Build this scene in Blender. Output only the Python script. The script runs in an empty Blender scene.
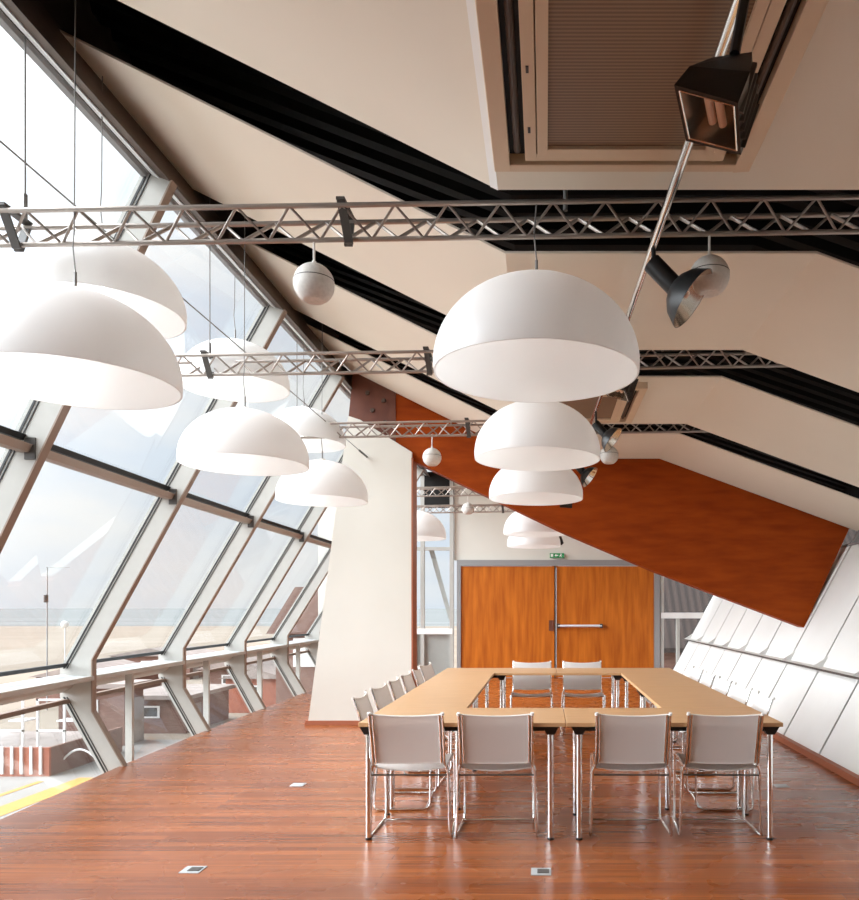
import bpy, bmesh, math, random
from mathutils import Vector, Matrix
random.seed(7)
SC = bpy.context.scene
COL = SC.collection

# ------------------------------------------------------------------ camera, sky, exposure
F, H, VX, VY = 750.0, 1.457, 545.0, 608.0
cd = bpy.data.cameras.new('camera'); cam = bpy.data.objects.new('camera', cd); COL.objects.link(cam)
cd.sensor_fit = 'HORIZONTAL'; cd.sensor_width = 36.0; cd.lens = F / 859 * 36
cd.shift_x = (429.5 - VX) / 859; cd.shift_y = (VY - 450.0) / 859
cd.clip_start = 0.05; cd.clip_end = 9000
cam.location = (0, 0, H); cam.rotation_euler = (math.pi / 2, 0, 0)
SC.camera = cam
SC.view_settings.view_transform = 'Standard'; SC.view_settings.look = 'None'
SC.view_settings.exposure = 0.36; SC.view_settings.gamma = 1.0; SC.view_settings.use_curve_mapping = False

W = bpy.data.worlds.new('overcast_sky'); SC.world = W; W.use_nodes = True
wn = W.node_tree.nodes; wl = W.node_tree.links; wn.clear()
wo = wn.new('ShaderNodeOutputWorld'); wb = wn.new('ShaderNodeBackground')
tc = wn.new('ShaderNodeTexCoord'); mp = wn.new('ShaderNodeMapping'); nz = wn.new('ShaderNodeTexNoise'); rp = wn.new('ShaderNodeValToRGB')
mp.inputs['Scale'].default_value = (2, 2, 6); nz.inputs['Scale'].default_value = 1.6; nz.inputs['Detail'].default_value = 4
rp.color_ramp.elements[0].position = 0.35; rp.color_ramp.elements[0].color = (0.80, 0.88, 0.98, 1)
rp.color_ramp.elements[1].position = 0.62; rp.color_ramp.elements[1].color = (1.0, 0.99, 0.98, 1)
wl.new(tc.outputs['Generated'], mp.inputs['Vector']); wl.new(mp.outputs['Vector'], nz.inputs['Vector'])
wl.new(nz.outputs['Fac'], rp.inputs['Fac']); wl.new(rp.outputs['Color'], wb.inputs['Color'])
# lobe added to brighten the room, behind and to the left of the photographer: a broad bright part of the sky
SKY_BASE, SKY_LOBE, LOBE_POW = 0.72, 15.0, 5.0
dt = wn.new('ShaderNodeVectorMath'); dt.operation = 'DOT_PRODUCT'; dt.inputs[1].default_value = Vector((-0.86, -0.16, 0.50)).normalized()
mx_ = wn.new('ShaderNodeMath'); mx_.operation = 'MAXIMUM'; mx_.inputs[1].default_value = 0.0
pw = wn.new('ShaderNodeMath'); pw.operation = 'POWER'; pw.inputs[1].default_value = LOBE_POW
ma = wn.new('ShaderNodeMath'); ma.operation = 'MULTIPLY_ADD'; ma.inputs[1].default_value = SKY_LOBE; ma.inputs[2].default_value = SKY_BASE
wl.new(tc.outputs['Generated'], dt.inputs[0]); wl.new(dt.outputs['Value'], mx_.inputs[0]); wl.new(mx_.outputs['Value'], pw.inputs[0])
wl.new(pw.outputs['Value'], ma.inputs[0]); wl.new(ma.outputs['Value'], wb.inputs['Strength'])
wl.new(wb.outputs['Background'], wo.inputs['Surface'])

# ------------------------------------------------------------------ materials
def mat(name, col, rough=0.5, metal=0.0, spec=0.5, col2=None, nscale=6.0, stretch=(1, 1, 1), bump=0.0, coat=0.0, detail=3):
    m = bpy.data.materials.new(name); m.use_nodes = True
    nt = m.node_tree; b = nt.nodes['Principled BSDF']
    b.inputs['Base Color'].default_value = (*col, 1); b.inputs['Roughness'].default_value = rough
    b.inputs['Metallic'].default_value = metal; b.inputs['Specular IOR Level'].default_value = spec
    b.inputs['Coat Weight'].default_value = coat; b.inputs['Coat Roughness'].default_value = 0.12
    if col2 is not None or bump:
        t = nt.nodes.new('ShaderNodeTexCoord'); mpn = nt.nodes.new('ShaderNodeMapping'); n = nt.nodes.new('ShaderNodeTexNoise')
        mpn.inputs['Scale'].default_value = stretch; n.inputs['Scale'].default_value = nscale; n.inputs['Detail'].default_value = detail
        nt.links.new(t.outputs['Object'], mpn.inputs['Vector']); nt.links.new(mpn.outputs['Vector'], n.inputs['Vector'])
        if col2 is not None:
            r = nt.nodes.new('ShaderNodeValToRGB')
            r.color_ramp.elements[0].position = 0.3; r.color_ramp.elements[0].color = (*col2, 1)
            r.color_ramp.elements[1].position = 0.7; r.color_ramp.elements[1].color = (*col, 1)
            nt.links.new(n.outputs['Fac'], r.inputs['Fac']); nt.links.new(r.outputs['Color'], b.inputs['Base Color'])
        if bump:
            bp = nt.nodes.new('ShaderNodeBump'); bp.inputs['Strength'].default_value = bump; bp.inputs['Distance'].default_value = 0.01
            nt.links.new(n.outputs['Fac'], bp.inputs['Height']); nt.links.new(bp.outputs['Normal'], b.inputs['Normal'])
    return m

def floor_material():
    m = bpy.data.materials.new('floor_wood'); m.use_nodes = True
    nt = m.node_tree; b = nt.nodes['Principled BSDF']; N = nt.nodes.new; L = nt.links.new
    t = N('ShaderNodeTexCoord'); br = N('ShaderNodeTexBrick')
    br.offset = 0.37; br.offset_frequency = 2
    br.inputs['Scale'].default_value = 1.0; br.inputs['Brick Width'].default_value = 2.4; br.inputs['Row Height'].default_value = 0.075
    br.inputs['Mortar Size'].default_value = 0.0012; br.inputs['Mortar Smooth'].default_value = 0.3; br.inputs['Bias'].default_value = 0.1
    br.inputs['Color1'].default_value = (0.35, 0.102, 0.024, 1); br.inputs['Color2'].default_value = (0.215, 0.055, 0.012, 1)
    br.inputs['Mortar'].default_value = (0.12, 0.035, 0.014, 1)
    L(t.outputs['Object'], br.inputs['Vector'])
    mpn = N('ShaderNodeMapping'); mpn.inputs['Scale'].default_value = (0.5, 22, 1); n = N('ShaderNodeTexNoise')
    n.inputs['Scale'].default_value = 2.2; n.inputs['Detail'].default_value = 5
    L(t.outputs['Object'], mpn.inputs['Vector']); L(mpn.outputs['Vector'], n.inputs['Vector'])
    r = N('ShaderNodeValToRGB'); r.color_ramp.elements[0].position = 0.3; r.color_ramp.elements[0].color = (0.62, 0.58, 0.54, 1)
    r.color_ramp.elements[1].position = 0.7; r.color_ramp.elements[1].color = (1.2, 1.2, 1.2, 1)
    L(n.outputs['Fac'], r.inputs['Fac'])
    mx = N('ShaderNodeMix'); mx.data_type = 'RGBA'; mx.blend_type = 'MULTIPLY'; mx.inputs['Factor'].default_value = 1.0
    L(br.outputs['Color'], mx.inputs['A']); L(r.outputs['Color'], mx.inputs['B']); L(mx.outputs['Result'], b.inputs['Base Color'])
    n2 = N('ShaderNodeTexNoise'); n2.inputs['Scale'].default_value = 3.0
    L(t.outputs['Object'], n2.inputs['Vector'])
    mr = N('ShaderNodeMapRange'); mr.inputs['To Min'].default_value = 0.2; mr.inputs['To Max'].default_value = 0.34
    L(n2.outputs['Fac'], mr.inputs['Value']); L(mr.outputs['Result'], b.inputs['Roughness'])
    b.inputs['Specular IOR Level'].default_value = 0.5
    bp = N('ShaderNodeBump'); bp.inputs['Strength'].default_value = 0.02; bp.inputs['Distance'].default_value = 0.004
    L(n.outputs['Fac'], bp.inputs['Height']); L(bp.outputs['Normal'], b.inputs['Normal'])
    return m

def glass_material(name, tint=(0.97, 0.985, 0.99), refl=0.5):
    m = bpy.data.materials.new(name); m.use_nodes = True
    nt = m.node_tree; nt.nodes.clear(); N = nt.nodes.new; L = nt.links.new
    o = N('ShaderNodeOutputMaterial'); mx = N('ShaderNodeMixShader'); tr = N('ShaderNodeBsdfTransparent'); gl = N('ShaderNodeBsdfGlossy')
    fr = N('ShaderNodeFresnel'); fr.inputs['IOR'].default_value = 1.45; ml = N('ShaderNodeMath'); ml.operation = 'MULTIPLY'; ml.inputs[1].default_value = refl
    tr.inputs['Color'].default_value = (*tint, 1); gl.inputs['Roughness'].default_value = 0.02
    L(fr.outputs['Fac'], ml.inputs[0]); L(ml.outputs['Value'], mx.inputs['Fac'])
    L(tr.outputs['BSDF'], mx.inputs[1]); L(gl.outputs['BSDF'], mx.inputs[2]); L(mx.outputs['Shader'], o.inputs['Surface'])
    return m

def sheet_material(name, col, trans=0.35, clear=0.0, gloss=0.06):
    """thin acrylic or fabric: diffuse plus light passing through"""
    m = bpy.data.materials.new(name); m.use_nodes = True
    nt = m.node_tree; nt.nodes.clear(); N = nt.nodes.new; L = nt.links.new
    o = N('ShaderNodeOutputMaterial'); d = N('ShaderNodeBsdfDiffuse'); t = N('ShaderNodeBsdfTranslucent'); a = N('ShaderNodeMixShader')
    d.inputs['Color'].default_value = (*col, 1); t.inputs['Color'].default_value = (*col, 1); a.inputs['Fac'].default_value = trans
    L(d.outputs['BSDF'], a.inputs[1]); L(t.outputs['BSDF'], a.inputs[2])
    g = N('ShaderNodeBsdfGlossy'); g.inputs['Roughness'].default_value = 0.35; b = N('ShaderNodeMixShader'); b.inputs['Fac'].default_value = gloss
    L(a.outputs['Shader'], b.inputs[1]); L(g.outputs['BSDF'], b.inputs[2]); last = b
    if clear:
        c = N('ShaderNodeBsdfTransparent'); e = N('ShaderNodeMixShader'); e.inputs['Fac'].default_value = clear
        L(b.outputs['Shader'], e.inputs[1]); L(c.outputs['BSDF'], e.inputs[2]); last = e
    L(last.outputs['Shader'], o.inputs['Surface'])
    return m

def striped(name, c1, c2, axis, period, rough=0.5):
    m = bpy.data.materials.new(name); m.use_nodes = True
    nt = m.node_tree; b = nt.nodes['Principled BSDF']; N = nt.nodes.new; L = nt.links.new
    t = N('ShaderNodeTexCoord'); w = N('ShaderNodeTexWave'); w.bands_direction = axis; w.inputs['Scale'].default_value = 0.314 / period
    r = N('ShaderNodeValToRGB'); r.color_ramp.elements[0].color = (*c1, 1); r.color_ramp.elements[1].color = (*c2, 1)
    L(t.outputs['Object'], w.inputs['Vector']); L(w.outputs['Fac'], r.inputs['Fac']); L(r.outputs['Color'], b.inputs['Base Color'])
    b.inputs['Roughness'].default_value = rough
    return m

M = {}
M['floor'] = floor_material()
M['ceiling'] = mat('ceiling_paint', (0.78, 0.71, 0.60), 0.9, spec=0.2, col2=(0.75, 0.68, 0.57), nscale=0.9)
M['white_wall'] = mat('warm_white_paint', (0.66, 0.635, 0.57), 0.8, spec=0.2, col2=(0.635, 0.61, 0.545), nscale=1.5)
M['white_panel'] = mat('white_lacquer_panel', (0.70, 0.685, 0.655), 0.5, spec=0.2, col2=(0.665, 0.65, 0.62), nscale=2.0)
M['black'] = mat('black_steel_deck', (0.010, 0.009, 0.008), 0.6, spec=0.3)
M['charcoal'] = mat('dark_steel', (0.06, 0.052, 0.045), 0.5)
M['gap'] = mat('panel_gap_shadow', (0.03, 0.028, 0.026), 0.9, spec=0.1)
M['mullion'] = mat('grey_green_steel_paint', (0.46, 0.45, 0.415), 0.55, spec=0.3, col2=(0.43, 0.42, 0.385), nscale=9)
M['frame_grey'] = mat('grey_aluminium_frame', (0.30, 0.30, 0.30), 0.45, metal=0.3)
M['gasket'] = mat('black_gasket', (0.012, 0.012, 0.012), 0.6)
M['brown_steel'] = mat('brown_steel', (0.085, 0.055, 0.038), 0.5, col2=(0.06, 0.037, 0.025), nscale=12)
M['rail_brown'] = mat('brown_rail', (0.26, 0.19, 0.145), 0.5)
M['rail_grey'] = mat('warm_grey_rail', (0.34, 0.29, 0.245), 0.5)
M['rafter'] = mat('grey_rafter', (0.10, 0.095, 0.085), 0.6)
M['sill'] = mat('aluminium_sill', (0.72, 0.75, 0.77), 0.35, metal=0.2)
M['beam'] = mat('red_brown_plywood', (0.335, 0.058, 0.006), 0.6, spec=0.08, col2=(0.235, 0.036, 0.004), nscale=2.2, stretch=(1, 1, 5), detail=5)
M['beam_steel'] = mat('dark_red_steel_plate', (0.15, 0.045, 0.022), 0.5, col2=(0.11, 0.03, 0.015), nscale=7)
M['door'] = mat('orange_veneer', (0.55, 0.155, 0.014), 0.45, spec=0.25, col2=(0.34, 0.078, 0.006), nscale=2.4, stretch=(5, 5, 0.45), detail=6)
M['skirting'] = mat('red_wood_skirting', (0.33, 0.10, 0.045), 0.5)
M['table'] = mat('oak_laminate', (0.58, 0.345, 0.175), 0.38, spec=0.35, col2=(0.50, 0.285, 0.135), nscale=2.0, stretch=(1.5, 14, 8), detail=5)
M['table_edge'] = mat('dark_table_underside', (0.25, 0.14, 0.07), 0.5)
M['chrome'] = mat('chrome', (0.78, 0.78, 0.77), 0.14, metal=1.0)
M['truss'] = mat('galvanised_tube', (0.42, 0.37, 0.33), 0.38, metal=0.7)
M['cable'] = mat('steel_cable', (0.22, 0.21, 0.20), 0.5, metal=0.4)
M['white_rod'] = mat('white_rod', (0.75, 0.72, 0.68), 0.5)
M['plastic_black'] = mat('black_plastic', (0.008, 0.008, 0.008), 0.4)
M['ball'] = mat('speaker_white', (0.72, 0.69, 0.64), 0.6, col2=(0.62, 0.59, 0.545), nscale=60, bump=0.15)
M['mesh'] = sheet_material('white_mesh_fabric', (0.80, 0.765, 0.73), 0.25, 0.07, 0.04)
M["dome"] = sheet_material("opal_acrylic", (0.91, 0.91, 0.905), 0.5, 0.0, 0.03)
M['glass'] = glass_material('window_glass', refl=0.16)
M['ledge_glass'] = glass_material('shelf_glass', (0.86, 0.9, 0.88), 0.8)
M['reflector'] = mat('satin_reflector', (0.75, 0.70, 0.62), 0.25, metal=0.9)
M['tube_lamp'] = mat('lamp_tube', (0.80, 0.52, 0.36), 0.3)
M['cassette'] = mat('cream_cassette', (0.68, 0.52, 0.36), 0.6)
M['grille'] = striped('brown_grille', (0.16, 0.095, 0.055), (0.28, 0.175, 0.10), 'Y', 0.016)
M['sign_green'] = mat('sign_green', (0.02, 0.27, 0.09), 0.5)
M['sign_white'] = mat('sign_white', (0.85, 0.85, 0.82), 0.5)
M['floor_box'] = mat('zinc_plate', (0.52, 0.55, 0.56), 0.4, metal=0.3)
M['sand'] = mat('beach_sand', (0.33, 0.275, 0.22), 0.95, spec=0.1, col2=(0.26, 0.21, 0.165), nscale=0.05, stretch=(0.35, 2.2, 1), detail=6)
M['sea'] = mat('grey_sea', (0.175, 0.185, 0.18), 0.8, spec=0.05, col2=(0.25, 0.255, 0.25), nscale=0.01, stretch=(0.3, 3, 1), detail=5)
M['paving'] = mat('grey_paving', (0.31, 0.29, 0.27), 0.9, col2=(0.25, 0.235, 0.215), nscale=0.7)
M['yellow'] = mat('yellow_road_paint', (0.50, 0.27, 0.05), 0.8)
M['brick'] = mat('brown_boards', (0.24, 0.135, 0.105), 0.9, col2=(0.16, 0.085, 0.065), nscale=3, stretch=(1, 1, 7))
M['terracotta'] = mat('terracotta_boards', (0.42, 0.14, 0.08), 0.9, col2=(0.32, 0.10, 0.06), nscale=3)
M['hut_roof'] = mat('grey_brown_roof', (0.34, 0.285, 0.255), 0.9, col2=(0.25, 0.205, 0.185), nscale=1.5)
M['roof_tile'] = striped('dark_brown_roof', (0.022, 0.014, 0.011), (0.05, 0.032, 0.026), 'X', 0.25, 0.8)
M['out_white'] = mat('outdoor_white', (0.80, 0.79, 0.77), 0.7)
M['foliage'] = mat('dune_grass', (0.34, 0.36, 0.24), 0.95, col2=(0.46, 0.43, 0.33), nscale=2, bump=0.5)

# ------------------------------------------------------------------ mesh helpers
class MB:
    def __init__(s): s.v = []; s.f = []
    def add(s, vs, fs):
        k = len(s.v); s.v += [tuple(p) for p in vs]; s.f += [tuple(i + k for i in f) for f in fs]; return s
    def box(s, x0, x1, y0, y1, z0, z1):
        vs = [(x, y, z) for x in (x0, x1) for y in (y0, y1) for z in (z0, z1)]
        return s.add(vs, [(0, 1, 3, 2), (4, 6, 7, 5), (0, 4, 5, 1), (2, 3, 7, 6), (0, 2, 6, 4), (1, 5, 7, 3)])
    def prism(s, poly, y0, y1):
        """poly: (x, z) outline extruded along Y"""
        n = len(poly)
        vs = [(x, y0, z) for x, z in poly] + [(x, y1, z) for x, z in poly]
        return s.add(vs, [tuple(range(n)), tuple(reversed(range(n, 2 * n)))] + [(i, i + n, (i + 1) % n + n, (i + 1) % n) for i in range(n)])
    def loft(s, a, b):
        """solid between two outlines of 3-D points"""
        n = len(a)
        return s.add(list(a) + list(b), [tuple(range(n)), tuple(reversed(range(n, 2 * n)))] + [(i, i + n, (i + 1) % n + n, (i + 1) % n) for i in range(n)])
    def tube(s, pts, r, seg=8, closed=False):
        pts = [Vector(p) for p in pts]; n = len(pts); rings = []
        up = None
        for i, p in enumerate(pts):
            a = pts[i - 1] if (i or closed) else p
            b = pts[(i + 1) % n] if (i < n - 1 or closed) else p
            d1 = (p - a).normalized() if (p - a).length > 1e-9 else None
            d2 = (b - p).normalized() if (b - p).length > 1e-9 else None
            t = ((d1 or d2) + (d2 or d1)).normalized()
            if up is None:
                up = Vector((0, 0, 1)) if abs(t.z) < 0.9 else Vector((1, 0, 0))
            u = (up - t * up.dot(t)).normalized(); w = t.cross(u); up = u
            sc = 1.0
            if d1 and d2: sc = 1 / max(0.5, math.sqrt((1 + d1.dot(d2)) / 2))
            rr = r[i] if isinstance(r, (list, tuple)) else r
            rings.append([p + (u * math.cos(2 * math.pi * k / seg) + w * math.sin(2 * math.pi * k / seg)) * rr * (sc if isinstance(r, float) else 1) for k in range(seg)])
        vs = [q for R in rings for q in R]; fs = []
        for i in range(n if closed else n - 1):
            j = (i + 1) % n
            for k in range(seg):
                k2 = (k + 1) % seg
                fs.append((i * seg + k, j * seg + k, j * seg + k2, i * seg + k2))
        if not closed:
            fs.append(tuple(reversed(range(seg)))); fs.append(tuple(range((n - 1) * seg, n * seg)))
        return s.add(vs, fs)
    def lathe(s, prof, c=(0, 0, 0), seg=48, mtx=None):
        """closed-section revolve of (r, z) about Z"""
        vs = []; fs = []; n = len(prof)
        for r, z in prof:
            for k in range(seg):
                a = 2 * math.pi * k / seg
                p = Vector((r * math.cos(a), r * math.sin(a), z))
                if mtx is not None: p = mtx @ p
                vs.append(p + Vector(c))
        for i in range(n - 1):
            for k in range(seg):
                k2 = (k + 1) % seg
                fs.append((i * seg + k, i * seg + k2, (i + 1) * seg + k2, (i + 1) * seg + k))
        return s.add(vs, fs)
    def build(s, name, m, parent=None, smooth=False, world=True, bevel=0.0):
        me = bpy.data.meshes.new(name); me.from_pydata(s.v, [], s.f); me.update()
        bm = bmesh.new(); bm.from_mesh(me)
        bmesh.ops.remove_doubles(bm, verts=bm.verts, dist=1e-6)
        bmesh.ops.recalc_face_normals(bm, faces=bm.faces)
        bm.to_mesh(me); bm.free()
        o = bpy.data.objects.new(name, me); COL.objects.link(o); me.materials.append(m)
        if smooth:
            for p in me.polygons: p.use_smooth = True
            try: me.set_sharp_from_angle(angle=math.radians(40))
            except Exception: pass
        if bevel:
            b = o.modifiers.new('bevel', 'BEVEL'); b.width = bevel; b.segments = 2; b.limit_method = 'ANGLE'
        if parent is not None:
            o.parent = parent
            if world and parent.parent is None and parent.type == 'EMPTY': o.location = -parent.location
        return o

def tag(o, label, cat, group=None):
    o['label'] = label; o['category'] = cat
    if group: o['group'] = group
    return o
def thing(name, label, cat, loc=(0, 0, 0), rz=0.0, group=None):
    o = bpy.data.objects.new(name, None); COL.objects.link(o); o.location = loc; o.rotation_euler = (0, 0, rz); o.empty_display_size = 0.1
    return tag(o, label, cat, group)
def struct(o): o['kind'] = 'structure'; return o
def sroot(name, loc=(0, 0, 0)):
    o = bpy.data.objects.new(name, None); COL.objects.link(o); o.location = loc; return struct(o)
def dup(root, loc, rz, label):
    r = root.copy(); COL.objects.link(r); r.location = loc; r.rotation_euler = (0, 0, rz); r['label'] = label
    for ch in list(root.children):
        c = ch.copy(); COL.objects.link(c); c.parent = r
        for g in ch.children:
            d = g.copy(); COL.objects.link(d); d.parent = c
    return r
def at(px, py, Y):
    """the place at depth Y that the photograph shows at (px, py)"""
    return Vector(((px - VX) * Y / F, Y, H + (VY - py) * Y / F))
def lerp(tab, y):
    if y <= tab[0][0]: (a, p), (b, q) = tab[0], tab[1]
    elif y >= tab[-1][0]: (a, p), (b, q) = tab[-2], tab[-1]
    else:
        for (a, p), (b, q) in zip(tab, tab[1:]):
            if a <= y <= b: break
    return p + (q - p) * (y - a) / (b - a)

# ------------------------------------------------------------------ outdoors: beach and sea
GZ = -4.0
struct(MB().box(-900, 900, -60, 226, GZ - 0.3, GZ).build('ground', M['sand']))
struct(MB().box(-7000, 7000, 226, 7000, GZ - 0.5, GZ - 0.08).build('sea', M['sea']))
struct(MB().box(-22, -8, -20, 31, GZ, GZ + 0.02).build('paving', M['paving']))

# ------------------------------------------------------------------ floor
Y0, Y1 = -1.3, 15.7
KINK = [(0.85, -3.62), (2.85, -3.76), (4.84, -3.95), (6.92, -4.17), (8.91, -4.29), (10.85, -4.34), (12.85, -4.41), (15.7, -4.48)]
FOOT = [(0.85, -3.37), (2.85, -3.52), (4.84, -3.72), (6.92, -3.92), (8.91, -4.03), (10.85, -4.09), (12.85, -4.14), (15.7, -4.2)]
TOPX, TOPZ = -2.40, 4.20
ys = [Y0, 0.85, 2.85, 4.84, 5.9, 6.92, 7.9, 8.91, 10.85, 12.85, 15.9]
top = [(lerp(FOOT, y), y, 0) for y in ys] + [(2.62, 15.9, 0), (2.62, Y0, 0)]
bot = [(x, y, -0.3) for x, y, z in top]
struct(MB().loft(top, bot).build('floor', M['floor']))

# ------------------------------------------------------------------ left window wall
def inner_x(y, z): k = lerp(KINK, y); return k + (TOPX - k) * (z - 0.98) / (TOPZ - 0.98)
MULL = [1.75, 2.85, 4.84, 6.92, 8.91, 10.85, 12.85, 14.85]
def fin(y, t=0.05):
    k, f = lerp(KINK, y), lerp(FOOT, y)
    poly = [(f + 0.04, 0.0), (k, 0.507), (k, 0.98), (TOPX, TOPZ), (TOPX - 0.187, TOPZ + 0.06), (k - 0.29, 0.90), (k - 0.29, 0.64), (f - 0.14, -0.09)]
    return MB().prism(poly, y - t / 2, y + t / 2), poly
def glass_x(y, z):
    k, f = lerp(KINK, y), lerp(FOOT, y)
    if z >= 0.9: return k - 0.29 + (TOPX - 0.187 - k + 0.29) * (z - 0.90) / (TOPZ + 0.06 - 0.90)
    if z >= 0.64: return k - 0.29
    return f - 0.14 + (k - 0.29 - f + 0.14) * (z + 0.09) / 0.73
def strip(ya, yb, z0, z1, d0, d1, ref=None):
    """bar along the bay: z0..z1, offset d0..d1 from the glass line"""
    ref = ref or glass_x
    a = [(ref(ya, z0) + d0, ya, z0), (ref(ya, z0) + d1, ya, z0), (ref(ya, z1) + d1, ya, z1), (ref(ya, z1) + d0, ya, z1)]
    b = [(ref(yb, z0) + d0, yb, z0), (ref(yb, z0) + d1, yb, z0), (ref(yb, z1) + d1, yb, z1), (ref(yb, z1) + d0, yb, z1)]
    return MB().loft(a, b)
for i, ya in enumerate(MULL):
    yb = MULL[i + 1] if i + 1 < len(MULL) else 15.7
    w = sroot('window_%d' % (i + 1), (lerp(FOOT, ya), ya, 0))
    mb, poly = fin(ya)
    fo = mb.build('mullion', M['mullion'], w)
    k, f = lerp(KINK, ya), lerp(FOOT, ya)
    e = MB()
    for (p, q) in ((0, 1), (1, 2), (2, 3)):
        (xa, za), (xb, zb) = poly[p], poly[q]
        e.loft([(xa, ya - 0.034, za), (xa + 0.012, ya - 0.034, za), (xb + 0.012, ya - 0.034, zb), (xb, ya - 0.034, zb)],
               [(xa, ya + 0.034, za), (xa + 0.012, ya + 0.034, za), (xb + 0.012, ya + 0.034, zb), (xb, ya + 0.034, zb)])
    e.build('shaded_edge', M['rail_brown'], w)  # brown colour paints the shade on the mullion's inner face
    g = MB()
    for (p, q) in ((4, 5), (6, 7)):
        (xa, za), (xb, zb) = poly[p], poly[q]
        for off, th in ((0.03, 0.016), (0.062, 0.008)):
            g.loft([(xa + off, ya - 0.03, za), (xa + off + th, ya - 0.03, za), (xb + off + th, ya - 0.03, zb), (xb + off, ya - 0.03, zb)],
                   [(xa + off, ya - 0.026, za), (xa + off + th, ya - 0.026, za), (xb + off + th, ya - 0.026, zb), (xb + off, ya - 0.026, zb)])
    g.build('gasket', M['gasket'], w)
    a2, b2 = ya + 0.026, yb - 0.026
    # glass panes, thin real sheets
    for nm, z0, z1 in (('upper_pane', 2.50, 4.27), ('middle_pane', 0.92, 2.50), ('lower_pane', -0.06, 0.62)):
        strip(a2, b2, z0, z1, 0.0, 0.012).build(nm, M['glass'], w)
    strip(a2, b2, 2.455, 2.505, 0.11, 0.165).build('middle_rail', M['rail_grey'], w)
    strip(a2, b2, 2.535, 2.57, 0.015, 0.09).build('rail_gasket', M['gasket'], w)
    strip(a2, b2, 2.475, 2.505, 0.02, 0.10).build('rail_cover', M['mullion'], w)
    strip(a2, b2, 0.915, 0.95, 0.012, 0.05).build('sill_gasket', M['gasket'], w)
    strip(a2, b2, 0.585, 0.62, 0.014, 0.07).build('lower_frame', M['rail_brown'], w)
    strip(a2, b2, 4.225, 4.275, 0.014, 0.05).build('head_frame', M['frame_grey'], w)
    ym = (ya + yb) / 2 - 0.15
    xp = lerp(KINK, ym) - 0.08
    if ya > 6: MB().box(xp - 0.035, xp + 0.035, ym - 0.02, ym + 0.02, -0.2, 0.80).build('sill_post', M['mullion'], w)
    bk = MB()
    for s_ in (-1, 1):
        zz = 2.48; xx = inner_x(ya, zz) - 0.06
        bk.box(xx - 0.05, xx + 0.02, ya + s_ * 0.026 - 0.008, ya + s_ * 0.026 + 0.008, zz - 0.07, zz + 0.07)
    bk.build('rail_bracket', M['charcoal'], w)
# unseen closed wall added to cut daylight, on the window side nearest the photographer
poly_w = fin(1.0)[1]
struct(MB().loft([(x, Y0, z) for x, z in poly_w], [(x, 1.72, z) for x, z in fin(1.72)[1]]).build('wall_left_blocker', M['white_wall']))
# sill board, running past all the mullions
sl = MB(); ed = MB(); un = MB()
for a, b in zip(MULL, MULL[1:] + [15.7]):
    A = lambda y: [(lerp(KINK, y) - 0.28, y, 0.845), (lerp(KINK, y) - 0.02, y, 0.825), (lerp(KINK, y) - 0.02, y, 0.80), (lerp(KINK, y) - 0.28, y, 0.80)]
    sl.loft(A(a), A(b))
    B = lambda y: [(lerp(KINK, y) - 0.02, y, 0.832), (lerp(KINK, y) + 0.012, y, 0.832), (lerp(KINK, y) + 0.012, y, 0.79), (lerp(KINK, y) - 0.02, y, 0.79)]
    ed.loft(B(a), B(b))
    D = lambda y: [(lerp(KINK, y) - 0.27, y, 0.80), (lerp(KINK, y) - 0.14, y, 0.795), (lerp(KINK, y) - 0.18, y, 0.73), (lerp(KINK, y) - 0.27, y, 0.68)]
    un.loft(D(a), D(b))
t1 = sroot('trim_1'); sl.build('sill_board', M['sill'], t1); ed.build('sill_edge', M['mullion'], t1); un.build('sill_apron', M['mullion'], t1)
# eave beam and window head
t2 = sroot('trim_2')
MB().prism([(-2.70, 4.66), (-2.585, 4.56), (-2.405, 4.195), (-2.475, 4.222), (-2.66, 4.375)], Y0, 15.7).build('eave_beam', M['brown_steel'], t2)
MB().prism([(-2.478, 4.215), (-2.52, 4.233), (-2.52, 4.26), (-2.478, 4.24)], Y0, 15.7).build('window_head', M['sill'], t2)
MB().prism([(-2.522, 4.234), (-2.535, 4.240), (-2.535, 4.27), (-2.522, 4.26)], Y0, 15.7).build('head_gasket', M['gasket'], t2)
MB().prism([(-2.535, 4.243), (-2.60, 4.27), (-2.60, 4.30), (-2.535, 4.29)], Y0, 15.7).build('head_bar', M['mullion'], t2)
MB().prism([(-2.82, 4.55), (-2.64, 4.46), (-2.64, 4.99), (-2.82, 4.99)], Y0, 15.9).build('fascia', M['brown_steel'], t2)

# ------------------------------------------------------------------ right wall of white panels
RX = lambda z: 2.59 + 0.54 * z
DIV = [15.70 - 1.066 * k for k in range(16)]
wr = struct(MB().prism([(RX(0) + 0.03, 0), (RX(2.24) + 0.03, 2.24), (RX(2.24) + 0.15, 2.24), (RX(0) + 0.15, 0)], Y0, 15.9).build('wall_right', M['gap']))
for k in range(len(DIV) - 1):
    yb, ya = DIV[k] - 0.02, DIV[k + 1] + 0.02
    for z0, z1 in ((0.06, 0.80), (0.815, 2.23)):
        p = MB().loft([(RX(z0), ya, z0), (RX(z0) + 0.03, ya, z0), (RX(z1) + 0.03, ya, z1), (RX(z1), ya, z1)],
                      [(RX(z0), yb, z0), (RX(z0) + 0.03, yb, z0), (RX(z1) + 0.03, yb, z1), (RX(z1), yb, z1)])
        o = p.build('wall_panel', M['white_panel'], None); o.parent = wr
t3 = sroot('trim_3')
MB().prism([(RX(0.8) - 0.13, 0.80), (RX(0.8) + 0.03, 0.80), (RX(0.8) + 0.03, 0.815), (RX(0.8) - 0.13, 0.815)], Y0, 15.7).build('ledge', M['white_panel'], t3)
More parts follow.
